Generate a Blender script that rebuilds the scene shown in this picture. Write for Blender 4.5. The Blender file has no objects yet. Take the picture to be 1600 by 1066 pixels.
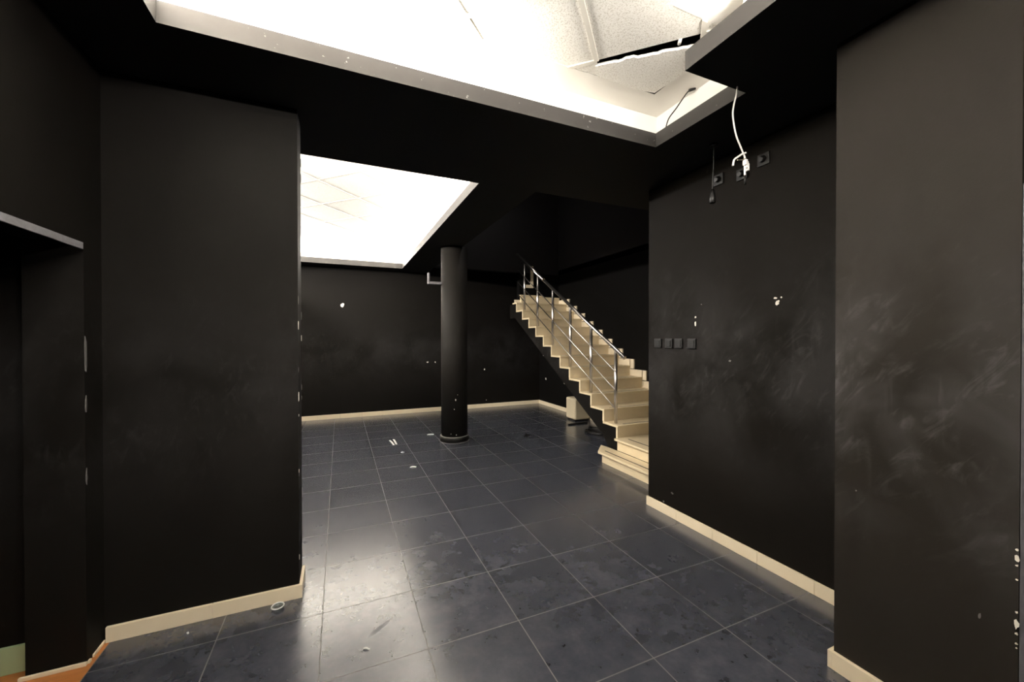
import bpy, bmesh, math, random
from mathutils import Vector, Matrix
random.seed(7)
C = bpy.context.scene
COL = C.collection
S = 0.5                      # one floor tile is half a metre; plans below are in tile lengths

# ------------------------------------------------------------------ camera
FPX, YAW, PITCH, ROLL, EYE = 616.957, 0.41158, -0.00704, -0.00078, 3.1387
cam = bpy.data.cameras.new('camera')
cam.sensor_width = 36.0
cam.lens = FPX / 1600 * 36.0
cam.clip_start = 0.02
cam_ob = bpy.data.objects.new('camera', cam)
COL.objects.link(cam_ob)
fw = Vector((math.sin(YAW) * math.cos(PITCH), math.cos(YAW) * math.cos(PITCH), math.sin(PITCH)))
rt = Vector((math.cos(YAW), -math.sin(YAW), 0))
up = rt.cross(fw)
r2 = rt * math.cos(ROLL) + up * math.sin(ROLL)
u2 = -rt * math.sin(ROLL) + up * math.cos(ROLL)
m = Matrix((r2, u2, -fw)).transposed().to_4x4()
m.translation = Vector((0, 0, EYE * S))
cam_ob.matrix_world = m
C.camera = cam_ob

# ------------------------------------------------------------------ world, exposure
w = bpy.data.worlds.new('world')
C.world = w
w.use_nodes = True
w.node_tree.nodes['Background'].inputs[0].default_value = (0.02, 0.02, 0.022, 1)
w.node_tree.nodes['Background'].inputs[1].default_value = 0.0
C.view_settings.view_transform = 'Standard'
C.view_settings.look = 'None'
C.view_settings.gamma = 1.0
C.view_settings.use_curve_mapping = False
C.view_settings.exposure = 0.0

# ------------------------------------------------------------------ cove lamps lying on the ledges of the two ceiling trays
WARM = (1.0, 0.945, 0.88)
def strip(x0, y0, x1, y1, z, power, inward, width=0.10, tilt=38):
    """a linear lamp from (x0,y0) to (x1,y1), shining up and inwards"""
    a = bpy.data.lights.new('cove_or_added_lamp', 'AREA')
    a.shape = 'RECTANGLE'
    L = math.hypot(x1 - x0, y1 - y0) * S
    a.size = L
    a.size_y = width * S
    a.energy = power * L
    a.color = WARM
    o = bpy.data.objects.new('cove_or_added_lamp', a)
    COL.objects.link(o)
    X = Vector((x1 - x0, y1 - y0, 0)).normalized()
    d = Vector((inward[0], inward[1], 0)) * math.sin(math.radians(tilt)) + Vector((0, 0, 1)) * math.cos(math.radians(tilt))
    Z = -d
    Y = Z.cross(X)
    M = Matrix((X, Y, Z)).transposed().to_4x4()
    M.translation = Vector(((x0 + x1) / 2 * S, (y0 + y1) / 2 * S, z * S))
    o.matrix_world = M
PN, PF = 56.0, 54.0
strip(-1.35, 4.62, 1.30, 4.62, 6.11, PN, (0, -1), tilt=8)
strip(-1.66, -1.4, -1.66, 4.3, 6.11, PN * 1.3, (1, 0), tilt=8)
strip(3.47, -1.4, 3.47, 2.2, 6.11, PN, (-1, 0), tilt=8)
strip(-1.3, -1.68, 3.2, -1.68, 6.28, PN * 1.15, (0, 1), tilt=72)
strip(2.46, 7.0, 2.46, 15.9, 6.12, PF * 0.42, (-1, 0))
strip(-3.4, 16.26, 2.1, 16.26, 6.14, PF, (0, -1))
strip(-3.4, 6.5, 2.1, 6.5, 6.14, PF, (0, 1))
strip(-3.70, 7.0, -3.70, 15.9, 6.32, 88.0, (1, 0), 0.10, 85)

# added lamp with no real source, imitating the hazy glow in the stair shaft
strip(4.3, 12.6, 5.1, 12.6, 9.5, 24.0, (0, 1), 0.8, 165)

# ------------------------------------------------------------------ materials
def mat(name, col=(0.5, 0.5, 0.5), rough=0.5, metal=0.0, spec=0.5):
    mt = bpy.data.materials.new(name)
    mt.use_nodes = True
    b = mt.node_tree.nodes['Principled BSDF']
    b.inputs['Base Color'].default_value = (*col, 1)
    b.inputs['Roughness'].default_value = rough
    b.inputs['Metallic'].default_value = metal
    b.inputs['Specular IOR Level'].default_value = spec
    return mt
class NT:
    def __init__(s, mt):
        s.t = mt.node_tree
        s.b = s.t.nodes['Principled BSDF']
    def n(s, kind, **kw):
        nd = s.t.nodes.new(kind)
        for k, v in kw.items():
            if k in ('inputs',):
                for i, x in v.items():
                    nd.inputs[i].default_value = x
            else:
                setattr(nd, k, v)
        return nd
    def l(s, a, b):
        s.t.links.new(a, b)
    def coord(s):
        return s.n('ShaderNodeTexCoord').outputs['Object']
    def noise(s, vec, scale, detail=4, rough=0.55, dist=0.0, sc=None):
        if sc is not None:
            mp = s.n('ShaderNodeMapping')
            mp.inputs['Scale'].default_value = sc
            s.l(vec, mp.inputs['Vector'])
            vec = mp.outputs[0]
        nd = s.n('ShaderNodeTexNoise', inputs={'Scale': scale, 'Detail': detail, 'Roughness': rough, 'Distortion': dist})
        s.l(vec, nd.inputs['Vector'])
        return nd.outputs['Fac']
    def ramp(s, fac, stops):
        r = s.n('ShaderNodeValToRGB')
        e = r.color_ramp.elements
        while len(e) < len(stops):
            e.new(0.5)
        for k, (p, c) in enumerate(stops):
            e[k].position = p
            e[k].color = (*c, 1) if len(c) == 3 else c
        s.l(fac, r.inputs[0])
        return r.outputs[0]
    def math(s, op, a, b=None, c=None, clamp=False):
        nd = s.n('ShaderNodeMath', operation=op, use_clamp=clamp)
        for i, v in enumerate((a, b, c)):
            if v is None:
                continue
            if isinstance(v, (int, float)):
                nd.inputs[i].default_value = v
            else:
                s.l(v, nd.inputs[i])
        return nd.outputs[0]
    def mix(s, fac, a, b):
        nd = s.n('ShaderNodeMix', data_type='RGBA')
        for sock, v in ((nd.inputs[0], fac), (nd.inputs[6], a), (nd.inputs[7], b)):
            if isinstance(v, (int, float)):
                sock.default_value = v
            elif isinstance(v, tuple):
                sock.default_value = (*v, 1)
            else:
                s.l(v, sock)
        return nd.outputs[2]
    def bump(s, h, strength=0.2, dist=0.002):
        nd = s.n('ShaderNodeBump', inputs={'Strength': strength, 'Distance': dist})
        s.l(h, nd.inputs['Height'])
        s.l(nd.outputs[0], s.b.inputs['Normal'])

def black_paint(name, base=(0.0042, 0.0034, 0.0026), chalk=(0.062, 0.059, 0.060), zc=1.45, zs=0.45, amount=0.5, rough=0.68, spec=0.09):
    """matt black emulsion with chalky hand and brush smears around height zc"""
    mt = mat(name, base, rough, 0, spec)
    t = NT(mt)
    co = t.coord()
    sep = t.n('ShaderNodeSeparateXYZ')
    t.l(co, sep.inputs[0])
    z = sep.outputs[2]
    d = t.math('DIVIDE', t.math('SUBTRACT', z, zc), zs)
    band = t.math('EXPONENT', t.math('MULTIPLY', t.math('MULTIPLY', d, d), -1.0))
    big = t.ramp(t.noise(co, 1.9, 4, 0.55, 0.4), [(0.36, (0, 0, 0)), (0.62, (1, 1, 1))])
    mp = t.n('ShaderNodeMapping')
    mp.inputs['Rotation'].default_value = (math.radians(-38), 0, math.radians(20))
    t.l(co, mp.inputs['Vector'])
    stroke = t.ramp(t.noise(mp.outputs[0], 11.0, 4, 0.6, 1.4, (1.6, 1.0, 0.38)), [(0.50, (0, 0, 0)), (0.70, (1, 1, 1))])
    drip = t.ramp(t.noise(co, 14.0, 3, 0.6, 0.6, (1, 1, 0.16)), [(0.56, (0, 0, 0)), (0.72, (1, 1, 1))])
    patch = t.ramp(t.noise(co, 4.2, 5, 0.62, 0.8), [(0.44, (0, 0, 0)), (0.62, (1, 1, 1))])
    v = t.math('MULTIPLY', big, 0.50)
    v = t.math('ADD', v, t.math('MULTIPLY', t.math('MULTIPLY', stroke, patch), 0.48))
    v = t.math('ADD', v, t.math('MULTIPLY', t.math('MULTIPLY', drip, patch), 0.22))
    v = t.math('MULTIPLY', t.math('MULTIPLY', v, band), amount, clamp=True)
    var = t.mix(t.noise(co, 3.0, 3), tuple(c * 0.8 for c in base), tuple(c * 1.2 for c in base))
    t.l(t.mix(v, var, chalk), t.b.inputs['Base Color'])
    t.bump(t.noise(co, 90, 3), 0.15, 0.002)
    return mt

M = {}
M['wall'] = black_paint('black_emulsion', amount=0.30, zc=1.25, zs=0.5)
M['wall_right'] = black_paint('black_emulsion_smeared', amount=0.50, zc=1.35, zs=0.6, base=(0.0046, 0.0036, 0.0026), spec=0.06)
M['pier'] = black_paint('black_emulsion_chalky', amount=1.1, zc=1.30, zs=0.50, base=(0.0100, 0.0080, 0.0060), spec=0.13)
M['ceil_black'] = mat('black_ceiling_paint', (0.0075, 0.0072, 0.0075), 0.75, 0, 0.2)
M['column'] = black_paint('black_column_paint', amount=0.12, base=(0.0090, 0.0078, 0.0066))
M['plaster'] = mat('bare_plaster', (0.75, 0.70, 0.62), 0.8)
M['edge'] = mat('worn_black_edge', (0.09, 0.085, 0.08), 0.7)

M['stair_black'] = mat('black_stairwell_paint', (0.0034, 0.0031, 0.0028), 0.8, 0, 0.05)
M['shaft'] = mat('shaft_paint_with_glow', (0.022, 0.021, 0.022), 0.85, 0, 0.1)  # lighter than the stairwell black: the glow up the shaft put into the colour
M['casing'] = mat('charcoal_casing', (0.045, 0.045, 0.05), 0.6)
def white_paint():
    mt = mat('white_ceiling_paint', (0.80, 0.78, 0.73), 0.85, 0, 0.2)
    t = NT(mt); co = t.coord()
    t.l(t.mix(t.noise(co, 5, 4), (0.76, 0.735, 0.685), (0.82, 0.80, 0.755)), t.b.inputs['Base Color'])
    return mt
M['white'] = white_paint()
def lip_paint():
    mt = mat('grey_fascia_paint', (0.25, 0.235, 0.22), 0.7, 0, 0.3)
    t = NT(mt); co = t.coord()
    a = t.mix(t.noise(co, 6, 5, 0.6), (0.030, 0.028, 0.026), (0.046, 0.043, 0.040))
    f = t.ramp(t.noise(co, 30, 2), [(0.70, (0, 0, 0)), (0.76, (1, 1, 1))])
    t.l(t.mix(f, a, (0.22, 0.21, 0.20)), t.b.inputs['Base Color'])
    return mt
M['lip'] = lip_paint()
def tile_mat():
    mt = mat('fissured_mineral_tile', (0.75, 0.73, 0.68), 0.9, 0, 0.15)
    t = NT(mt); co = t.coord()
    n1 = t.noise(co, 120, 3, 0.6, 0.4)
    f = t.ramp(n1, [(0.36, (0, 0, 0)), (0.50, (1, 1, 1))])
    t.l(t.mix(f, (0.58, 0.55, 0.48), (0.80, 0.78, 0.73)), t.b.inputs['Base Color'])
    t.bump(n1, 0.4, 0.005)
    return mt
M['tile'] = tile_mat()
M['tbar'] = mat('ceiling_grid_enamel', (0.68, 0.65, 0.58), 0.5)
M['tilecore'] = mat('broken_tile_core', (0.82, 0.80, 0.76), 0.95)
M['void'] = mat('plenum_dark', (0.012, 0.012, 0.013), 0.9)

def floor_mat():
    mt = mat('dark_slate_tile', (0.04, 0.042, 0.05), 0.3)
    t = NT(mt); co = t.coord()
    sep = t.n('ShaderNodeSeparateXYZ'); t.l(co, sep.inputs[0])
    OX, OY = -0.188 * S, 2.974 * S
    def line(sock, off):
        q = t.math('DIVIDE', t.math('SUBTRACT', sock, off), S)
        fr = t.math('FRACT', t.math('ADD', q, 100.0))
        dd = t.math('MINIMUM', fr, t.math('SUBTRACT', 1.0, fr))
        return dd, t.math('FLOOR', t.math('ADD', q, 100.0))
    dx, ix = line(sep.outputs[0], OX)
    dy, iy = line(sep.outputs[1], OY)
    dd = t.math('MINIMUM', dx, dy)
    mr = t.n('ShaderNodeMapRange', inputs={1: 0.0026, 2: 0.0058, 3: 1.0, 4: 0.0})
    t.l(dd, mr.inputs[0])
    g = mr.outputs[0]
    cell = t.n('ShaderNodeCombineXYZ'); t.l(ix, cell.inputs[0]); t.l(iy, cell.inputs[1])
    wn = t.n('ShaderNodeTexWhiteNoise', noise_dimensions='2D'); t.l(cell.outputs[0], wn.inputs['Vector'])
    shift = t.n('ShaderNodeVectorMath', operation='MULTIPLY_ADD')
    t.l(wn.outputs['Color'], shift.inputs[0]); shift.inputs[1].default_value = (7, 7, 7); t.l(co, shift.inputs[2])
    sv = shift.outputs[0]
    cloud = t.noise(sv, 9.0, 3, 0.5, 0.0)
    a = t.ramp(cloud, [(0.25, (0.027, 0.029, 0.038)), (0.52, (0.0410, 0.0435, 0.0550)), (0.78, (0.064, 0.066, 0.079))])
    sp = t.ramp(t.noise(sv, 40, 3, 0.6, 0.0), [(0.2, (0.80, 0.80, 0.80)), (0.8, (1.2, 1.2, 1.2))])
    mu = t.n('ShaderNodeMix', data_type='RGBA', blend_type='MULTIPLY'); mu.inputs[0].default_value = 1
    t.l(a, mu.inputs[6]); t.l(sp, mu.inputs[7])
    ct = t.mix(t.math('MULTIPLY', wn.outputs['Value'], 0.28), mu.outputs[2], (0.022, 0.024, 0.030))
    dust = t.ramp(t.noise(co, 1.6, 4, 0.5, 0.0), [(0.52, (0, 0, 0)), (0.8, (1, 1, 1))])
    ct = t.mix(t.math('MULTIPLY', dust, 0.10), ct, (0.12, 0.115, 0.11))
    t.l(t.mix(g, ct, (0.095, 0.088, 0.078)), t.b.inputs['Base Color'])
    rr = t.ramp(t.noise(sv, 9, 5, 0.6), [(0.2, (0.232, 0.232, 0.232)), (0.8, (0.245, 0.245, 0.245))])
    # one dull greasy smear on a foreground tile
    ux = t.math('ADD', t.math('MULTIPLY', t.math('SUBTRACT', sep.outputs[0], 0.19), 0.80), t.math('MULTIPLY', t.math('SUBTRACT', sep.outputs[1], 2.235), 0.60))
    uy = t.math('SUBTRACT', t.math('MULTIPLY', t.math('SUBTRACT', sep.outputs[1], 2.235), 0.80), t.math('MULTIPLY', t.math('SUBTRACT', sep.outputs[0], 0.19), 0.60))
    qx, qy = t.math('DIVIDE', ux, 0.055), t.math('DIVIDE', uy, 0.012)
    sm = t.math('EXPONENT', t.math('MULTIPLY', t.math('ADD', t.math('MULTIPLY', qx, qx), t.math('MULTIPLY', qy, qy)), -1.0))
    rr = t.mix(t.math('MULTIPLY', sm, 0.9), rr, (0.6, 0.6, 0.6))
    t.l(t.mix(g, rr, (0.75, 0.75, 0.75)), t.b.inputs['Roughness'])
    t.bump(t.math('SUBTRACT', 1.0, g), 0.08, 0.001)
    t.b.inputs['Specular IOR Level'].default_value = 0.85
    return mt
M['floor'] = floor_mat()
def cream():
    mt = mat('cream_skirting_tile', (0.66, 0.56, 0.40), 0.35)
    t = NT(mt); co = t.coord()
    t.l(t.mix(t.noise(co, 6, 5, 0.6, 0.4), (0.76, 0.64, 0.45), (0.84, 0.73, 0.54)), t.b.inputs['Base Color'])
    return mt
M['cream'] = cream()
def steptile():
    mt = mat('beige_step_tile', (0.58, 0.50, 0.35), 0.30)
    t = NT(mt); co = t.coord()
    t.l(t.mix(t.noise(co, 9, 6, 0.65, 0.5), (0.62, 0.50, 0.315), (0.75, 0.635, 0.43)), t.b.inputs['Base Color'])
    return mt
M['step'] = steptile()
M['grip'] = mat('black_grip_strip', (0.012, 0.011, 0.010), 0.8)
M['steel'] = mat('brushed_steel', (0.60, 0.56, 0.52), 0.28, 1.0)
M['plastic_black'] = mat('black_plastic', (0.006, 0.0055, 0.005), 0.4, 0, 0.3)
M['grey_trim'] = None
def greytrim():
    mt = mat('scuffed_grey_batten', (0.12, 0.12, 0.125), 0.6)
    t = NT(mt); co = t.coord()
    t.l(t.mix(t.noise(co, 14, 5, 0.7, 0.5), (0.07, 0.07, 0.075), (0.26, 0.26, 0.275)), t.b.inputs['Base Color'])
    return mt
M['grey_trim'] = greytrim()
def wood():
    mt = mat('orange_wood', (0.34, 0.12, 0.03), 0.45)
    t = NT(mt); co = t.coord()
    t.l(t.mix(t.noise(co, 6, 6, 0.6, 1.0, (1, 14, 1)), (0.22, 0.075, 0.018), (0.46, 0.18, 0.05)), t.b.inputs['Base Color'])
    return mt
M['wood'] = wood()
M['green'] = mat('pale_green_skirting', (0.34, 0.42, 0.24), 0.5)
M['leather'] = mat('cream_leatherette', (0.60, 0.52, 0.36), 0.42)
M['cable_white'] = mat('white_cable_sheath', (0.80, 0.77, 0.72), 0.45)
M['paper'] = mat('white_paper', (0.80, 0.80, 0.78), 0.8)
M['greypaint'] = mat('grey_bracket_paint', (0.10, 0.095, 0.10), 0.5)
M['brass'] = mat('dull_terminal_metal', (0.55, 0.48, 0.36), 0.4, 1.0)
gl = mat('clear_plastic', (0.85, 0.9, 0.88), 0.08)
gl.node_tree.nodes['Principled BSDF'].inputs['Transmission Weight'].default_value = 0.85
M['clear'] = gl

# ------------------------------------------------------------------ mesh builder (coordinates in tile lengths)
class MB:
    def __init__(s):
        s.v, s.f, s.mi, s.mats, s.smooth = [], [], [], [], []
    def m(s, mt):
        if mt not in s.mats:
            s.mats.append(mt)
        return s.mats.index(mt)
    def poly(s, pts, mt, smooth=False):
        i = len(s.v)
        s.v += [tuple(p) for p in pts]
        s.f.append(tuple(range(i, i + len(pts))))
        s.mi.append(s.m(mt)); s.smooth.append(smooth)
    def box(s, x0, y0, z0, x1, y1, z1, mt):
        P = [(x0, y0, z0), (x1, y0, z0), (x1, y1, z0), (x0, y1, z0), (x0, y0, z1), (x1, y0, z1), (x1, y1, z1), (x0, y1, z1)]
        i = len(s.v); s.v += P
        for q in ((3, 2, 1, 0), (4, 5, 6, 7), (0, 1, 5, 4), (1, 2, 6, 5), (2, 3, 7, 6), (3, 0, 4, 7)):
            s.f.append(tuple(i + k for k in q)); s.mi.append(s.m(mt)); s.smooth.append(False)
    def prism(s, pts, z0, z1, mt, side=None):
        """vertical prism over a counter-clockwise plan polygon"""
        n = len(pts); i = len(s.v)
        s.v += [(x, y, z0) for x, y in pts] + [(x, y, z1) for x, y in pts]
        a, b = s.m(mt), s.m(side or mt)
        s.f.append(tuple(i + k for k in reversed(range(n)))); s.mi.append(a); s.smooth.append(False)
        s.f.append(tuple(i + n + k for k in range(n))); s.mi.append(a); s.smooth.append(False)
        for k in range(n):
            j = (k + 1) % n
            s.f.append((i + k, i + j, i + n + j, i + n + k)); s.mi.append(b); s.smooth.append(False)
    def extrude_x(s, pts, x0, x1, mt):
        """profile in (y,z), extruded along x"""
        n = len(pts); i = len(s.v)
        s.v += [(x0, y, z) for y, z in pts] + [(x1, y, z) for y, z in pts]
        k0 = s.m(mt)
        s.f.append(tuple(i + k for k in range(n))); s.mi.append(k0); s.smooth.append(False)
        s.f.append(tuple(i + n + k for k in reversed(range(n)))); s.mi.append(k0); s.smooth.append(False)
        for k in range(n):
            j = (k + 1) % n
            s.f.append((i + k, i + n + k, i + n + j, i + j)); s.mi.append(k0); s.smooth.append(False)
    def tube(s, pts, r, mt, seg=10, caps=True):
        pts = [Vector(p) for p in pts]
        rad = r if isinstance(r, (list, tuple)) else [r] * len(pts)
        k0 = s.m(mt); base = len(s.v)
        t0 = (pts[1] - pts[0]).normalized()
        ref = Vector((0, 0, 1)) if abs(t0.z) < 0.9 else Vector((1, 0, 0))
        nrm = t0.cross(ref).normalized()
        for k, p in enumerate(pts):
            if k == 0: t = pts[1] - pts[0]
            elif k == len(pts) - 1: t = pts[-1] - pts[-2]
            else: t = (pts[k + 1] - pts[k]).normalized() + (pts[k] - pts[k - 1]).normalized()
            t.normalize()
            nrm = (nrm - t * nrm.dot(t)).normalized()
            bn = t.cross(nrm)
            for a in range(seg):
                an = 2 * math.pi * a / seg
                s.v.append(tuple(p + (nrm * math.cos(an) + bn * math.sin(an)) * rad[k]))
        for k in range(len(pts) - 1):
            for a in range(seg):
                b = (a + 1) % seg
                s.f.append((base + k * seg + a, base + k * seg + b, base + (k + 1) * seg + b, base + (k + 1) * seg + a))
                s.mi.append(k0); s.smooth.append(True)
        if caps:
            s.f.append(tuple(base + a for a in reversed(range(seg)))); s.mi.append(k0); s.smooth.append(False)
            e = base + (len(pts) - 1) * seg
            s.f.append(tuple(e + a for a in range(seg))); s.mi.append(k0); s.smooth.append(False)
    def lathe(s, prof, cx, cy, mt, seg=48):
        """profile of (radius, z) turned about the vertical through cx, cy"""
        k0 = s.m(mt); base = len(s.v); n = len(prof)
        for r, z in prof:
            for a in range(seg):
                an = 2 * math.pi * a / seg
                s.v.append((cx + r * math.cos(an), cy + r * math.sin(an), z))
        for k in range(n - 1):
            for a in range(seg):
                b = (a + 1) % seg
                s.f.append((base + k * seg + a, base + k * seg + b, base + (k + 1) * seg + b, base + (k + 1) * seg + a))
                s.mi.append(k0); s.smooth.append(True)
        s.f.append(tuple(base + a for a in reversed(range(seg)))); s.mi.append(k0); s.smooth.append(False)
        e = base + (n - 1) * seg
        s.f.append(tuple(e + a for a in range(seg))); s.mi.append(k0); s.smooth.append(False)
    def build(s, name, parent=None, bevel=0, seg=2, origin=None, fix=True):
        org = Vector(origin) if origin is not None else Vector((0, 0, 0))
        me = bpy.data.meshes.new(name)
        me.from_pydata([tuple((Vector(p) - org) * S) for p in s.v], [], s.f)
        for mt in s.mats:
            me.materials.append(mt)
        for p, k, sm in zip(me.polygons, s.mi, s.smooth):
            p.material_index = k; p.use_smooth = sm
        if fix:
            bm = bmesh.new(); bm.from_mesh(me)
            bmesh.ops.recalc_face_normals(bm, faces=bm.faces)
            bm.to_mesh(me); bm.free()
        o = bpy.data.objects.new(name, me)
        COL.objects.link(o)
        o.location = org * S
        if parent is not None:
            o.parent = parent
            o.location = org * S - parent.location
        if bevel:
            b = o.modifiers.new('bevel', 'BEVEL')
            b.width = bevel; b.segments = seg; b.limit_method = 'ANGLE'; b.angle_limit = math.radians(35)
        return o
def struct(o):
    o['kind'] = 'structure'
    return o
def tag(o, label, cat, group=None):
    o['label'] = label; o['category'] = cat
    if group: o['group'] = group
    return o
def thing(name, loc, label, cat, group=None):
    o = bpy.data.objects.new(name, None)
    o.empty_display_size = 0.1
    COL.objects.link(o)
    o.location = Vector(loc) * S
    return tag(o, label, cat, group)
def chip(mb, c, r, axis, sgn, mt, seed=0, el=1.0):
    """an irregular flake of missing paint on a wall face; axis = wall normal"""
    rnd = random.Random(seed)
    n = 9; P = []
    for k in range(n):
        a = 2 * math.pi * k / n
        rr = r * rnd.uniform(0.6, 1.15)
        u, v = rr * math.cos(a), rr * math.sin(a) * el
        if axis == 'x': P.append((c[0], c[1] + u, c[2] + v))
        else: P.append((c[0] + u, c[1], c[2] + v))
    off = 0.006 * sgn
    Q = [(p[0] + off, p[1], p[2]) if axis == 'x' else (p[0], p[1] + off, p[2]) for p in P]
    mb.poly(Q, mt)
    for k in range(n):
        j = (k + 1) % n
        mb.poly([P[k], P[j], Q[j], Q[k]], mt)

ZC = 5.9                     # underside of the black ceiling
# ------------------------------------------------------------------ floor
f = MB(); f.box(-2.19, -3.4, -0.3, 9.2, 17.3, 0, M['floor']); f.box(-5.2, 5.41, -0.3, -2.19, 17.3, 0, M['floor'])
struct(f.build('floor'))
f = MB(); f.box(-5.2, 1.3, -0.3, -2.19, 5.41, 0, M['wood'])
struct(f.build('floor_doorway'))

# ------------------------------------------------------------------ walls
b = MB()
b.box(-5.2, 16.9, 0, 9.2, 17.3, ZC, M['wall']); b.box(3.0, 16.9, ZC, 9.2, 17.3, 9.6, M['wall'])
for (x, z, r, sd) in ((0.104, 4.443, 0.085, 1), (3.438, 2.12, 0.035, 2), (3.768, 2.112, 0.035, 3), (6.014, 1.737, 0.04, 4), (6.1, 0.33, 0.02, 5), (4.4, 3.2, 0.015, 6)):
    chip(b, (x, 16.9, z), r, 'y', -1, M['plaster'], sd)
struct(b.build('wall_back'))

b = MB()
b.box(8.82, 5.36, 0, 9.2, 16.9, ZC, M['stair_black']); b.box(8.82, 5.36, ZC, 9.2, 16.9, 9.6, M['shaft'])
for (y, z, r, sd) in ((16.5, 2.34, 0.05, 7), (16.25, 1.245, 0.06, 8), (14.6, 1.21, 0.045, 9)):
    chip(b, (8.82, y, z), r, 'x', -1, M['plaster'], sd)
struct(b.build('wall_stairwell'))
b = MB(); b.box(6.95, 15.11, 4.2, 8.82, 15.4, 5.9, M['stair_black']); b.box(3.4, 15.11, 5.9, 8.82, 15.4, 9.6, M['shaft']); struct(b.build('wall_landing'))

b = MB()
b.box(5.33, -3.4, 0, 5.75, 1.09, ZC, M['wall_right']); b.box(5.33, 2.2, 0, 5.75, 5.78, ZC, M['wall_right']); b.box(5.75, 5.36, 0, 8.82, 5.78, ZC, M['wall'])
for (y, z, r, sd, el) in ((3.425, 3.672, 0.022, 10, 0.7), (3.40, 3.60, 0.026, 11, 1.2), (3.385, 3.625, 0.022, 31, 0.8), (3.345, 3.675, 0.012, 12, 1), (4.712, 3.478, 0.018, 13, 1), (4.715, 3.37, 0.018, 14, 2.2), (4.09, 2.80, 0.02, 15, 0.8), (4.6, 3.68, 0.012, 16, 1), (5.2, 0.42, 0.03, 17, 0.6), (5.4, 0.2, 0.02, 18, 1)):
    chip(b, (5.33, y, z), r, 'x', -1, M['plaster'] if sd < 15 or sd == 31 else M['edge'], sd, el)
struct(b.build('wall_right'))

b = MB()
b.box(4.30, 1.09, 0, 5.75, 2.2, ZC, M['pier'])
for (z, r, el, sd) in ((1.669, 0.010, 1, 20), (1.61, 0.017, 1.8, 21), (1.56, 0.009, 1, 22), (1.46, 0.008, 1, 23), (1.233, 0.009, 1.2, 24), (1.15, 0.016, 2.6, 25), (1.085, 0.010, 1.3, 26), (1.015, 0.009, 1, 27), (0.985, 0.007, 1, 28)):
    chip(b, (4.30, 1.098, z), r * 0.8, 'x', -1, M['plaster'], sd, el)
chip(b, (4.30, 2.03, 1.75), 0.007, 'x', -1, M['edge'], 29); chip(b, (4.30, 1.27, 1.1), 0.008, 'x', -1, M['edge'], 30, 3)
struct(b.build('wall_pier'))

b = MB(); b.box(-5.2, 5.41, 0, -0.46, 5.83, ZC, M['wall'])
rr = random.Random(3)
for k in range(16):
    z = rr.uniform(0.25, 5.6)
    chip(b, (-0.46, rr.choice((5.425, 5.82)), z), rr.uniform(0.008, 0.02), 'x', 1, M['edge'] if k % 3 else M['plaster'], 40 + k, rr.uniform(1, 4))
struct(b.build('wall_partition'))

b = MB()
b.box(-2.66, -3.4, 0, -2.24, 3.2, ZC, M['wall']); b.box(-2.66, 3.2, 4.06, -2.24, 5.1, ZC, M['wall']); b.box(-2.66, 5.1, 0, -2.24, 5.41, ZC, M['wall'])
for (z, r, el, sd) in ((3.0, 0.02, 9, 60), (2.5, 0.015, 6, 61), (1.8, 0.012, 7, 62)):
    chip(b, (-2.24, 5.115, z), r, 'x', 1, M['edge'], sd, el)
struct(b.build('wall_left'))
b = MB(); b.box(-5.2, 5.27, 0, -2.66, 5.41, ZC, M['wall']); b.box(-5.2, 1.3, 0, -4.9, 5.27, ZC, M['wall']); b.box(-4.9, 1.3, 0, -2.66, 1.6, ZC, M['wall'])
struct(b.build('wall_side_room'))
b = MB(); b.box(-5.2, 5.83, 0, -4.8, 16.9, ZC, M['wall']); struct(b.build('wall_left_far'))
b = MB(); b.box(-2.66, -3.8, 0, 5.75, -3.4, ZC, M['wall']); struct(b.build('wall_front'))

# ------------------------------------------------------------------ ceiling slab with its two lit trays and the stair opening
NEAR = [(-1.46, -1.5, 3.28, 4.42), (3.28, 3.04, 4.20, 4.42)]
FAR = [(-3.4, 6.70, 2.28, 16.08)]
FAR_R0, FAR_R1 = 2.19, 2.37
WELL = [(3.40, 6.67, 8.82, 16.9)]
def inside(x, y, rects):
    return any(a < x < c and d < y < e for a, d, c, e in rects)
def slab(rects, holes, z0, z1, bottom, top, side_of):
    xs = sorted({v for r in rects + holes for v in (r[0], r[2])}); ys = sorted({v for r in rects + holes for v in (r[1], r[3])})
    mb = MB()
    solid = lambda i, j: 0 <= i < len(xs) - 1 and 0 <= j < len(ys) - 1 and inside((xs[i] + xs[i + 1]) / 2, (ys[j] + ys[j + 1]) / 2, rects) and not inside((xs[i] + xs[i + 1]) / 2, (ys[j] + ys[j + 1]) / 2, holes)
    for i in range(len(xs) - 1):
        for j in range(len(ys) - 1):
            if not solid(i, j): continue
            x0, x1, y0, y1 = xs[i], xs[i + 1], ys[j], ys[j + 1]
            mb.poly([(x0, y0, z0), (x0, y1, z0), (x1, y1, z0), (x1, y0, z0)], bottom)
            mb.poly([(x0, y0, z1), (x1, y0, z1), (x1, y1, z1), (x0, y1, z1)], top)
            for (di, dj, e) in ((-1, 0, ((x0, y1), (x0, y0))), (1, 0, ((x1, y0), (x1, y1))), (0, -1, ((x0, y0), (x1, y0))), (0, 1, ((x1, y1), (x0, y1)))):
                if not solid(i + di, j + dj):
                    (ax, ay), (bx, by) = e
                    mb.poly([(ax, ay, z0), (bx, by, z0), (bx, by, z1), (ax, ay, z1)], side_of((ax + bx) / 2 + di * .05, (ay + by) / 2 + dj * .05))
    return mb
room = [(-2.66, -3.8, 5.75, 5.83), (-5.2, 5.83, 9.2, 16.9), (-5.2, 1.3, -2.66, 5.83), (5.75, 5.36, 9.2, 5.83)]
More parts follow.
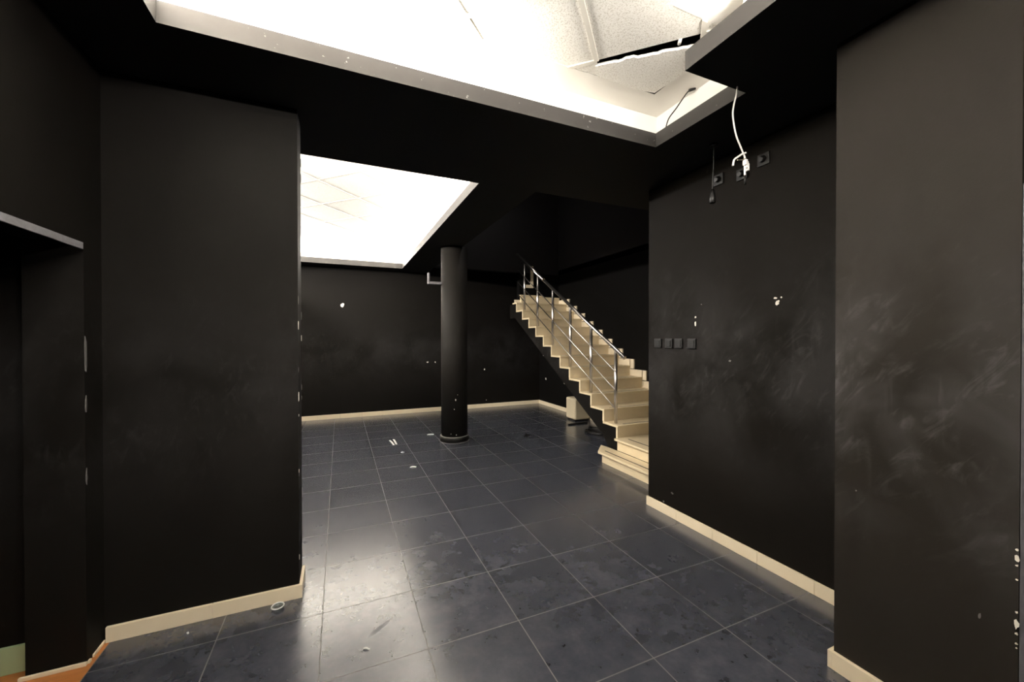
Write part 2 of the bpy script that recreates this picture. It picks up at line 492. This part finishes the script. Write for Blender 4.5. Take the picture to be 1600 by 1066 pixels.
mb = slab(room, NEAR + FAR + WELL, ZC, 6.1, M['ceil_black'], M['white'], lambda x, y: M['ceil_black'] if x > 3.35 and y > 6 else M['lip'])
ceiling = struct(mb.build('ceiling', fix=False))

ZT = 6.6
def clip_rect(poly, r):
    x0, y0, x1, y1 = r
    for ax, val, keep in ((0, x0, 1), (0, x1, -1), (1, y0, 1), (1, y1, -1)):
        out = []
        for k in range(len(poly)):
            a, b_ = poly[k], poly[(k + 1) % len(poly)]
            ia, ib = (a[ax] - val) * keep >= 0, (b_[ax] - val) * keep >= 0
            if ia: out.append(a)
            if ia != ib:
                t = (val - a[ax]) / (b_[ax] - a[ax])
                out.append((a[0] + (b_[0] - a[0]) * t, a[1] + (b_[1] - a[1]) * t))
        poly = out
        if len(poly) < 3: return []
    return poly
D = 0.8485                   # 1.2 tile lengths along the diagonal
def tray(name, ups, fields, origin, skip=(), hw=0.028, drop=0.012):
    """upstand walls, plain margin, diagonal tile field and its grid bars"""
    t = slab(ups, fields, ZT, ZT + 0.06, M['white'], M['void'], lambda x, y: M['void'] if 3.15 < x < 4.3 and 3.2 < y < 4.5 else M['white'])
    # upstand
    xs = sorted({v for r in ups for v in (r[0], r[2])}); ys = sorted({v for r in ups for v in (r[1], r[3])})
    sol = lambda i, j: 0 <= i < len(xs) - 1 and 0 <= j < len(ys) - 1 and inside((xs[i] + xs[i + 1]) / 2, (ys[j] + ys[j + 1]) / 2, ups)
    for i in range(len(xs) - 1):
        for j in range(len(ys) - 1):
            if not sol(i, j): continue
            x0, x1, y0, y1 = xs[i], xs[i + 1], ys[j], ys[j + 1]
            for (di, dj, e) in ((-1, 0, ((x0, y1), (x0, y0))), (1, 0, ((x1, y0), (x1, y1))), (0, -1, ((x0, y0), (x1, y0))), (0, 1, ((x1, y1), (x0, y1)))):
                if not sol(i + di, j + dj):
                    (ax, ay), (bx, by) = e
                    t.poly([(bx, by, 6.1), (ax, ay, 6.1), (ax, ay, ZT), (bx, by, ZT)], M['white'])
    o = struct(t.build(name, fix=False))
    tiles, bars = MB(), MB()
    for i in range(-14, 15):
        for j in range(-14, 15):
            if (i, j) in skip: continue
            cx, cy = origin[0] + (i + j) * D, origin[1] + (j - i) * D
            q = [(cx, cy), (cx + D, cy - D), (cx + 2 * D, cy), (cx + D, cy + D)]
            for r in fields:
                p = clip_rect(q, r)
                if p:
                    tiles.poly([(x, y, ZT + 0.004) for x, y in reversed(p)], M['tile'])
            for (a, b_, lift) in ((q[0], q[1], 0.0), (q[0], q[3], 0.003)):
                dx, dy = (b_[0] - a[0]) / 1.2, (b_[1] - a[1]) / 1.2
                nx, ny = -dy * hw, dx * hw
                s4 = [(a[0] - nx, a[1] - ny), (b_[0] - nx, b_[1] - ny), (b_[0] + nx, b_[1] + ny), (a[0] + nx, a[1] + ny)]
                for r in fields:
                    p = clip_rect(s4, r)
                    if p: bars.prism(p, ZT - drop - lift, ZT + 0.003 - lift, M['tbar'])
    tiles.build('tile_field', o, fix=False)
    bars.build('grid_bars', o)
    return o
tray('ceiling_tray_near', [(-1.83, -1.87, 3.65, 4.79), (3.65, 2.67, 4.57, 4.79)], [(-1.38, -1.42, 3.20, 4.35), (3.20, 3.12, 4.11, 4.35)], (2.95, 4.11), skip={(0, 0)})
tray('ceiling_tray_far', [(-3.77, 6.33, 2.65, 16.45)], [(-3.3, 6.8, 2.05, 15.98)], (0.42, 8.77), hw=0.016, drop=0.001)
# dark plenum above the slipped tile
v = MB()
for q in ([(2.8, 3.0, 6.66), (4.25, 3.0, 6.66), (4.25, 3.0, 7.3), (2.8, 3.0, 7.3)], [(2.8, 4.5, 6.66), (2.8, 4.5, 7.3), (4.25, 4.5, 7.3), (4.25, 4.5, 6.66)],
          [(2.8, 3.0, 6.66), (2.8, 3.0, 7.3), (2.8, 4.5, 7.3), (2.8, 4.5, 6.66)], [(4.25, 3.0, 6.66), (4.25, 4.5, 6.66), (4.25, 4.5, 7.3), (4.25, 3.0, 7.3)],
          [(2.8, 3.0, 7.3), (4.25, 3.0, 7.3), (4.25, 4.5, 7.3), (2.8, 4.5, 7.3)]):
    v.poly(q, M['void'])
struct(v.build('ceiling_plenum'))
# stairwell shaft above the ceiling
v = MB()
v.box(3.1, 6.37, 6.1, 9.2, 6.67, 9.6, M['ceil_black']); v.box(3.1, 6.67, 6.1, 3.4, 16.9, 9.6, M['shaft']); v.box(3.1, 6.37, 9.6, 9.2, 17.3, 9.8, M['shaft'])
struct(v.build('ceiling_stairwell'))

# slipped, broken ceiling tile
root = thing('ceiling_tile', (3.5, 3.9, ZT), 'broken speckled ceiling tile slipped out of the near light well, leaving a black gap', 'ceiling tile')
t = MB()
e0, e1 = Vector((2.99, 4.19)), Vector((3.90, 3.40))
edge = []
rr = random.Random(5)
N = 26
for k in range(N + 1):
    q = k / N
    p = e0.lerp(e1, q)
    j = 0.008 * rr.uniform(-1, 1) + (0.020 if 0.28 < q < 0.40 else 0) + (0.016 if 0.62 < q < 0.70 else 0)
    edge.append((p.x - j * 0.7, p.y - j * 0.7))
low = edge + [(4.105, 3.62), (4.105, 3.95), (4.062, 4.298), (3.80, 4.345), (3.15, 4.345)]
def tz(x, y):
    s_ = ((x - 3.43) + (y - 3.77)) * 0.5
    return ZT - 0.012 - max(0.0, s_) * 0.015
n = len(low)
t.poly([(x, y, tz(x, y)) for x, y in reversed(low)], M['tile'])
t.poly([(x, y, tz(x, y) + 0.034) for x, y in low], M['tilecore'])
for k in range(n):
    a, c = low[k], low[(k + 1) % n]
    t.poly([(*a, tz(*a)), (*c, tz(*c)), (*c, tz(*c) + 0.034), (*a, tz(*a) + 0.034)], M['tilecore'])
t.build('tile_panel', root)
sv = MB()
sv.tube([(3.63, 3.43, 6.612), (3.68, 3.50, 6.606)], 0.02, M['tilecore'], 6)
sv.build('tile_sliver', root)

# ------------------------------------------------------------------ skirting
def skirting(name, runs, h=0.165, mt=None, step=0.8, ends=True):
    mb = MB(); mt = mt or M['cream']
    for (x0, y0, x1, y1) in runs:
        along_x = abs(x1 - x0) > abs(y1 - y0)
        L = (x1 - x0) if along_x else (y1 - y0)
        k = max(1, round(L / step)); d = L / k
        for i in range(k):
            g = 0.003
            if along_x: mb.box(x0 + i * d + (g if i else 0), y0, 0, x0 + (i + 1) * d, y1, h, mt)
            else: mb.box(x0, y0 + i * d + (g if i else 0), 0, x1, y0 + (i + 1) * d, h, mt)
    return struct(mb.build(name, bevel=0.002, seg=2))
skirting('baseboard_back', [(-4.8, 16.865, 8.82, 16.9)], h=0.17)
skirting('baseboard_stairwell', [(8.785, 9.3, 8.82, 16.865)], h=0.17)
skirting('baseboard_right', [(5.295, 2.2, 5.33, 5.80)], h=0.165, step=0.78)
skirting('baseboard_pier', [(4.262, 1.09, 4.30, 2.2), (4.262, 2.2, 4.48, 2.236)], h=0.165, step=0.8)
skirting('baseboard_partition', [(-2.22, 5.375, -0.425, 5.41), (-0.46, 5.41, -0.425, 5.83)], h=0.16, step=0.9)
skirting('baseboard_left', [(-2.24, 5.19, -2.225, 5.40), (-2.24, 5.105, -2.22, 5.14)], h=0.03, step=2)
skirting('baseboard_doorway', [(-2.70, 5.075, -2.235, 5.1)], h=0.035, step=2)
skirting('baseboard_side_room', [(-4.9, 5.235, -2.66, 5.27)], h=0.25, mt=M['green'], step=3)
t = MB(); t.box(4.303, 1.06, 0, 5.33, 1.089, 4.2, M['casing'])
struct(t.build('trim_2', bevel=0.002))
t = MB(); t.box(-2.24, 3.2, 3.985, -2.222, 5.06, 4.05, M['grey_trim'])
struct(t.build('trim_1', bevel=0.002))

# ------------------------------------------------------------------ round column
CX, CY, CR = 3.235, 11.85, 0.40
root = thing('round_column', (CX, CY, 0), 'round black column standing free in the middle of the dark tiled floor', 'column')
c = MB(); c.lathe([(CR, 0.0), (CR, ZC)], CX, CY, M['column'], 64)
for (a, z, r, sd) in ((-1.75, 1.30, 0.03, 70), (-1.60, 1.45, 0.012, 71), (-1.85, 1.02, 0.018, 72), (-2.1, 0.28, 0.012, 73), (-1.7, 0.25, 0.012, 74)):
    x, y = CX + (CR + 0.0) * math.cos(a), CY + CR * math.sin(a)
    tn = Vector((-math.sin(a), math.cos(a), 0)); nv = Vector((math.cos(a), math.sin(a), 0))
    P = [Vector((x, y, z)) + nv * 0.004 + tn * (r * math.cos(2 * math.pi * k / 8)) * random.uniform(.6, 1) + Vector((0, 0, r * math.sin(2 * math.pi * k / 8))) * random.uniform(.8, 1.4) for k in range(8)]
    c.poly([tuple(p) for p in P], M['plaster'])
c.build('shaft', root)
c = MB(); c.lathe([(CR + 0.001, 0.012), (CR + 0.045, 0.012), (CR + 0.045, 0.15), (CR + 0.03, 0.165), (CR + 0.001, 0.165)], CX, CY, M['plastic_black'], 64)
cb = c.build('base_collar', root)
c = MB(); c.lathe([(CR + 0.001, 0.160), (CR + 0.036, 0.160), (CR + 0.036, 0.176), (CR + 0.001, 0.182)], CX, CY, M['edge'], 64)
c.build('sealant_bead', root)['label'] = 'pale bead along the top of the collar'
c = MB(); c.lathe([(CR + 0.001, 0.0), (CR + 0.055, 0.0), (CR + 0.05, 0.013), (CR + 0.001, 0.013)], CX, CY, M['edge'], 64)
c.build('grout_ring', root)
b = thing('wall_bracket', (2.85, 11.85, 4.77), 'small grey elbow bracket sticking out from the left side of the round column', 'bracket')
c = MB(); c.box(2.42, 11.80, 4.76, 2.86, 11.90, 4.84, M['greypaint']); c.build('arm', b, bevel=0.004)
c = MB(); c.box(2.42, 11.80, 4.84, 2.47, 11.90, 5.10, M['greypaint']); c.build('upright', b, bevel=0.004)

# ------------------------------------------------------------------ staircase
SX0, SX1 = 6.50, 8.80
Y0, DY, Z0, DZ, NS = 8.142, 0.567, 0.913, 0.332, 12
st = thing('staircase', (7.6, 8.1, 0), 'cream tiled staircase with black sides climbing beside the right wall', 'staircase')
# concrete body: saw-tooth top, sloping soffit
prof = [(Y0, 0.0), (Y0, Z0 - 0.05)]
for i in range(NS):
    y, z = Y0 + DY * i, Z0 + DZ * i
    if i: prof.append((y, z - 0.05))
    prof.append((y + DY if i < NS - 1 else 15.1, z - 0.05))
sl = DZ / DY
prof += [(15.1, Z0 + DZ * (NS - 1) - 0.62), (Y0 + DY * (NS - 1) + 0.2, Z0 + DZ * (NS - 1) - 0.62)]
zs_ = Z0 + DZ * (NS - 1) - 0.62
ys_ = Y0 + DY * (NS - 1) + 0.2
prof += [(8.75, zs_ - (ys_ - 8.75) * sl * 1.0), (8.35, 0.0)]
body = MB(); body.extrude_x(prof, SX0, SX1, M['wall'])
body.build('flight_body', st)
for i in range(NS):
    y, z = Y0 + DY * i, Z0 + DZ * i
    y1 = y + DY if i < NS - 1 else 16.86
    q = MB(); q.box(SX0 - 0.05, y - 0.06, z - 0.055, SX1, y1 - 0.0 if i < NS - 1 else y + DY, z, M['step'])
    if i == NS - 1:
        q = MB(); q.prism([(SX0 - 0.05, y - 0.06), (SX1, y - 0.06), (SX1, 15.0), (SX0 + 0.22, 15.0), (SX0 - 0.05, y + 0.35)], z - 0.055, z, M['step'])
    q.build('tread', st, bevel=0.004, seg=2)
    if z < EYE:
        q = MB(); q.box(SX0 + 0.22, y + 0.06, z + 0.0005, SX1 - 0.25, y + 0.085, z + 0.0035, M['grip']); q.build('grip_strip', st)
    q = MB(); q.box(SX0 - 0.03, y - 0.03, z - DZ, SX1, y + 0.035, z - 0.055, M['step'])
    q.build('riser', st)
# two lower turning steps
q = MB(); q.prism([(5.97, 5.85), (SX0 - 0.06, 5.85), (SX0 - 0.06, 8.40), (6.40, 8.72), (5.97, 8.26)], 0.225, 0.285, M['step']); q.build('tread', st, bevel=0.004)
q = MB(); q.prism([(6.07, 5.85), (SX0 - 0.02, 5.85), (SX0 - 0.02, 8.42), (6.43, 8.64), (6.07, 8.22)], 0.0, 0.225, M['step']); q.build('riser', st)
q = MB(); q.box(6.36, 5.85, 0.545, SX1, Y0 - 0.03, 0.60, M['step']); q.build('tread', st, bevel=0.004)
q = MB(); q.box(6.46, 5.85, 0.285, SX1, Y0 - 0.03, 0.545, M['step']); q.build('riser', st)
q = MB(); q.box(6.13, 5.85, 0.2855, 6.16, 8.2, 0.2885, M['grip']); q.build('grip_strip', st)['label'] = 'thin black strip let into the lowest step'
q = MB(); q.box(6.62, 5.85, 0.6005, 6.65, 7.9, 0.6035, M['grip']); q.build('grip_strip', st)
# first step of the next flight, against the wall at the top
zt = Z0 + DZ * (NS - 1)
q = MB(); q.box(6.96, 14.98, zt, SX1, 15.09, zt + DZ, M['step']); q.build('riser', st)
q = MB(); q.box(6.90, 14.94, zt + DZ, 7.97, 15.09, zt + DZ + 0.055, M['step']); q.build('tread', st, bevel=0.004)
# stepped wall skirting on the right wall
sk = MB()
for i in range(NS):
    y, z = Y0 + DY * i, Z0 + DZ * i
    sk.box(SX1 - 0.03, y - 0.06, z, SX1 + 0.015, y + DY + 0.09, z + 0.21, M['cream'])
    sk.box(SX1 - 0.03, y - 0.22, z - 0.1, SX1 + 0.015, y - 0.03, z + 0.21, M['cream'])
sk.box(SX1 - 0.03, 5.85, 0.60, SX1 + 0.015, Y0, 0.82, M['cream'])
sk.build('wall_skirting', st)
sk = MB()
sk.poly([(7.17, 15.06, 5.27), (7.57, 15.06, 5.27), (7.57, 15.06, 6.2), (7.45, 15.06, 6.2), (7.45, 15.06, 5.40), (7.17, 15.06, 5.40)], M['cream'])
sk.poly([(7.17, 15.1, 5.27), (7.17, 15.1, 5.40), (7.45, 15.1, 5.40), (7.45, 15.1, 6.2), (7.57, 15.1, 6.2), (7.57, 15.1, 5.27)], M['cream'])
P_ = [(7.17, 5.27), (7.57, 5.27), (7.57, 6.2), (7.45, 6.2), (7.45, 5.40), (7.17, 5.40)]
for k in range(6):
    a, c = P_[k], P_[(k + 1) % 6]
    sk.poly([(a[0], 15.06, a[1]), (a[0], 15.1, a[1]), (c[0], 15.1, c[1]), (c[0], 15.06, c[1])], M['cream'])
sk.build('landing_skirting', st)
sk = MB(); sk.box(6.70, 15.06, zt, 6.95, 15.098, zt + 0.18, M['cream']); sk.build('landing_skirting', st)

# railing
RX = 6.60
rl = thing('stair_railing', (RX, 8.35, Z0), 'steel railing with slim bars along the open left side of the stairs', 'railing')
RS = 0.590
hz = lambda y: 2.845 + (y - 8.355) * RS
for k in range(6):
    y = 8.355 + 1.107 * k
    zb = Z0 + DZ * int((y - Y0 + 0.06) / DY)
    q = MB(); q.tube([(RX, y, zb), (RX, y, hz(y) - 0.03)], 0.042, M['steel'], 14); p = q.build('post', rl)
    q = MB(); q.lathe([(0.085, zb), (0.085, zb + 0.02), (0.05, zb + 0.03)], RX, y, M['steel'], 16); q.build('post_flange', p)
q = MB(); q.tube([(RX, 8.00, hz(8.0)), (RX, 12.28, hz(12.28))], 0.05, M['steel'], 14); hr = q.build('handrail', rl)
q = MB(); q.tube([(RX, 12.26, hz(12.26)), (RX, 12.36, hz(12.36))], 0.072, M['steel'], 14); q.build('joint_collar', hr)
q = MB(); q.tube([(RX, 12.34, hz(12.34)), (RX, 14.6, hz(14.6))], 0.055, M['steel'], 14); q.build('handrail', rl)
for dz in (0.55, 1.03, 1.51):
    q = MB(); q.tube([(RX - 0.05, 8.26, hz(8.26) - dz), (RX - 0.05, 14.4, hz(14.4) - dz)], 0.017, M['steel'], 8); q.build('bar', rl)

# ------------------------------------------------------------------ pouf and rubbish under the stairs
pf = thing('pouf', (8.42, 12.95, 0), 'cream leatherette cube pouf half hidden under the stairs', 'pouf')
q = MB(); q.box(8.09, 12.62, 0.05, 8.76, 13.29, 0.86, M['leather']); q.build('cushion_body', pf, bevel=0.035, seg=4)
q = MB()
for x in (8.15, 8.64):
    for y in (12.68, 13.17):
        q.box(x, y, 0, x + 0.06, y + 0.06, 0.055, M['plastic_black'])
q.box(8.12, 12.65, 0.03, 8.73, 13.26, 0.06, M['plastic_black'])
q.build('base_frame', pf)
def zfloor(pts, z): return [(x, y, z) for x, y in pts]
q = MB(); q.box(7.55, 12.18, 0, 8.35, 12.27, 0.05, M['plastic_black'])
tag(q.build('plastic_strip', bevel=0.003), 'long thin black strip lying on the floor in front of the pouf', 'strip')
q = MB(); pts = []
for k in range(60):
    a = k * 0.42
    pts.append((7.62 + 0.16 * math.cos(a) * (1 + 0.3 * math.sin(k * 0.31)) + 0.004 * k, 10.85 + 0.42 * math.sin(a) * (1 + 0.25 * math.cos(k * 0.47)), 0.03 + 0.0018 * k))
q.tube(pts, 0.022, M['plastic_black'], 6)
tag(q.build('cable_coil'), 'tangled black cable heaped on the floor beside the stair side', 'cable')

# ------------------------------------------------------------------ wall plates
def plate(y, z, kind, label, group):
    r = thing('wall_socket' if kind != 'outlet' else 'wall_plate', (5.33, y, z), label, 'socket' if kind != 'outlet' else 'wall plate', group)
    q = MB(); q.box(5.302, y - 0.083, z - 0.083, 5.33, y + 0.083, z + 0.083, M['plastic_black']); q.build('cover_plate', r, bevel=0.004, seg=3)
    if kind == 'socket':
        q = MB(); q.box(5.294, y - 0.055, z - 0.055, 5.303, y + 0.055, z + 0.055, M['plastic_black']); ins = q.build('insert', r, bevel=0.002)
        q = MB()
        for s_ in (-1, 1): q.box(5.292, y + s_ * 0.022 - 0.006, z - 0.006, 5.296, y + s_ * 0.022 + 0.006, z + 0.006, M['brass'])
        q.build('pin_hole', ins)
    elif kind == 'switch':
        q = MB(); q.extrude_x([(y - 0.05, z - 0.055), (y + 0.05, z - 0.055), (y + 0.05, z + 0.055), (y - 0.05, z + 0.055)], 5.290, 5.303, M['plastic_black']); q.build('rocker', r, bevel=0.002)
    elif kind == 'jack':
        q = MB(); q.box(5.294, y - 0.055, z - 0.055, 5.303, y + 0.055, z + 0.055, M['plastic_black']); ins = q.build('insert', r, bevel=0.002)
        q = MB(); q.poly([(5.292, y - 0.018, z - 0.03), (5.292, y + 0.022, z - 0.03), (5.292, y + 0.002, z + 0.012)], M['edge']); q.build('pin_hole', ins)
    else:
        q = MB(); q.tube([(5.303, y, z), (5.275, y, z - 0.01), (5.25, y, z - 0.012)], [0.05, 0.035, 0.03], M['plastic_black'], 14); q.build('knob', r)
    return r
g = 'row of black sockets on the right wall'
plate(5.53, 3.045, 'socket', 'black wall socket at the far end of the four in a row, nearest the stairs', g)
plate(5.27, 3.045, 'switch', 'black wall plate with a flat face, second of the four from the stairs', g)
plate(5.055, 3.045, 'jack', 'black wall plate with a small pale triangle, third of the four from the stairs', g)
plate(4.775, 3.045, 'socket', 'black wall plate set slightly apart, last of the row towards the pier', g)
g = 'black plates high on the right wall'
plate(4.285, 5.56, 'outlet', 'black plate high on the right wall behind the dangling black lamp cord', g)
plate(3.90, 5.50, 'outlet', 'black plate high on the right wall just behind the white cable end', g)
plate(3.585, 5.58, 'outlet', 'black plate high on the right wall, nearest the pier, right of the white cable', g)

# ------------------------------------------------------------------ hanging cables
def smooth_path(P, n=8):
    P = [Vector(p) for p in P]; out = []
    for k in range(len(P) - 1):
        p0, p1, p2, p3 = P[max(k - 1, 0)], P[k], P[k + 1], P[min(k + 2, len(P) - 1)]
        for i in range(n):
            t = i / n
            out.append(0.5 * ((2 * p1) + (p2 - p0) * t + (2 * p0 - 5 * p1 + 4 * p2 - p3) * t * t + (3 * p1 - p0 - 3 * p2 + p3) * t ** 3))
    return out + [P[-1]]
wc = thing('hanging_cable', (4.0, 3.02, 6.1), 'white cable with bared ends dangling from the notched corner of the near light well', 'cable')
q = MB(); q.tube(smooth_path([(4.02, 3.10, 6.12), (4.012, 3.03, 6.10), (4.008, 3.0, 5.88), (3.955, 3.0, 5.68), (3.942, 3.0, 5.56), (3.99, 3.0, 5.374), (4.06, 3.0, 5.26), (4.13, 3.0, 5.16)]), 0.008, M['cable_white'], 8); q.build('sheath', wc)
q = MB(); q.tube(smooth_path([(4.15, 3.0, 5.20), (4.10, 3.0, 5.18), (4.02, 3.0, 5.13), (3.965, 3.0, 5.09), (3.945, 3.0, 5.02)]), 0.010, M['cable_white'], 8); q.build('wire_core', wc)
q = MB(); q.tube(smooth_path([(4.13, 3.0, 5.16), (4.15, 3.0, 5.08), (4.135, 3.0, 5.0), (4.14, 3.0, 4.95)]), 0.010, M['cable_white'], 8); q.build('wire_core', wc)
q = MB(); q.tube(smooth_path([(4.13, 2.99, 5.13), (4.06, 2.98, 5.10), (4.00, 2.99, 5.09)]), 0.005, M['brass'], 6); q.build('wire_core', wc)
q = MB()
for k in range(3): q.box(4.125 + 0.018 * k, 2.975, 5.0 + 0.03 * (2 - k), 4.155 + 0.012 * k, 3.02, 5.10 + 0.02 * (1 - k), M['cable_white'])
q.build('terminal_block', wc, bevel=0.002)
q = MB(); q.tube([(4.14, 3.0, 4.95), (4.142, 3.0, 4.85)], 0.012, M['plastic_black'], 8); q.build('end_sleeve', wc)

bc = thing('pendant_cord', (4.9, 4.03, ZC), 'thin black lamp cord hanging from the ceiling with an empty black lampholder', 'cable')
q = MB(); q.lathe([(0.06, ZC - 0.035), (0.055, ZC - 0.02), (0.055, ZC)], 4.9, 4.03, M['plastic_black'], 16); q.build('ceiling_rose', bc)
q = MB(); q.tube(smooth_path([(4.9, 4.03, ZC - 0.02), (4.902, 4.03, 5.6), (4.895, 4.04, 5.4), (4.9, 4.045, 5.25)]), 0.009, M['plastic_black'], 6); q.build('cord', bc)
q = MB(); q.lathe([(0.02, 5.27), (0.03, 5.22), (0.042, 5.16), (0.042, 5.08), (0.034, 5.07)], 4.9, 4.045, M['plastic_black'], 16); q.build('lampholder', bc)

tc = thing('loose_cord', (4.2, 4.2, 6.1), 'short black cord dangling inside the corner of the near light well', 'cable')
q = MB(); q.tube(smooth_path([(4.50, 4.04, 6.60), (4.47, 4.06, 6.585), (4.43, 4.10, 6.53), (4.33, 4.16, 6.36), (4.24, 4.21, 6.22), (4.215, 4.24, 6.105)]), 0.009, M['plastic_black'], 6); q.build('cord', tc)
q = MB(); q.tube([(4.53, 4.02, 6.60), (4.46, 4.065, 6.578)], 0.020, M['plastic_black'], 8); q.build('plug_end', tc)

# ------------------------------------------------------------------ litter on the floor
cap = thing('plastic_dish', (-0.67, 5.27, 0), 'small clear round plastic dish lying by the left partition skirting', 'dish')
q = MB(); q.lathe([(0.055, 0.0), (0.064, 0.03), (0.058, 0.03), (0.05, 0.008)], -0.67, 5.27, M['clear'], 28); q.build('cup', cap)
q = MB(); q.tube([(-0.67 + 0.063 * math.cos(a * math.pi / 16), 5.27 + 0.063 * math.sin(a * math.pi / 16), 0.033) for a in range(33)], 0.0075, M['paper'], 6); q.build('rim', cap)['label'] = 'white rim'
def strip_of_paper(x0, y0, x1, y1, wd, label, name='paper_strip', cat='scrap', group='white scraps littering the floor', z=0.012):
    d = Vector((x1 - x0, y1 - y0, 0)); n_ = Vector((-d.y, d.x, 0)).normalized() * wd / 2
    q = MB()
    N = 5
    for k in range(N):
        a, c = k / N, (k + 1) / N
        h0, h1 = 0.004 + z * math.sin(a * math.pi), 0.004 + z * math.sin(c * math.pi)
        A = Vector((x0, y0, h0)) + d * a; B = Vector((x0, y0, h1)) + d * c
        lo = [A - n_, B - n_, B + n_, A + n_]
        q.poly([tuple(p) for p in lo], M['paper'])
        q.poly([tuple(p - Vector((0, 0, 0.004))) for p in reversed(lo)], M['paper'])
        q.poly([tuple(lo[0]), tuple(lo[1]), tuple(lo[1] - Vector((0, 0, .004))), tuple(lo[0] - Vector((0, 0, .004)))], M['paper'])
        q.poly([tuple(lo[3]), tuple(lo[2]), tuple(lo[2] - Vector((0, 0, .004))), tuple(lo[3] - Vector((0, 0, .004)))], M['paper'])
    o = q.build(name, origin=((x0 + x1) / 2, (y0 + y1) / 2, 0))
    return tag(o, label, cat, group)
strip_of_paper(1.40, 12.62, 1.45, 12.0, 0.05, 'white paper strip on the floor left of the column, left one of a parallel pair')
strip_of_paper(1.52, 12.70, 1.53, 12.05, 0.05, 'white paper strip on the floor left of the column, right one of a parallel pair')
strip_of_paper(2.60, 12.86, 2.80, 12.80, 0.09, 'short white scrap on the floor just behind and left of the column foot')
strip_of_paper(1.54, 11.12, 1.61, 11.16, 0.06, 'tiny round white scrap on the floor between the paper strips and the lower scrap')
strip_of_paper(1.56, 9.78, 1.70, 9.74, 0.08, 'small white scrap on the floor, the one nearest the viewer left of the column')
strip_of_paper(0.205, 4.235, 0.265, 4.205, 0.018, 'tiny curled white scrap on the brightly reflecting floor tiles in the foreground')
strip_of_paper(-1.50, 5.22, -1.485, 5.20, 0.016, 'tiny pale crumb on the floor in front of the left partition skirting', name='crumb')
q = MB(); q.box(5.40, 11.35, 0, 5.62, 11.42, 0.03, M['plastic_black']); q.box(5.50, 11.3, 0, 5.54, 11.55, 0.05, M['plastic_black'])
tag(q.build('plastic_bit', bevel=0.003), 'small black plastic bit alone on the floor between the column and the stairs', 'scrap')
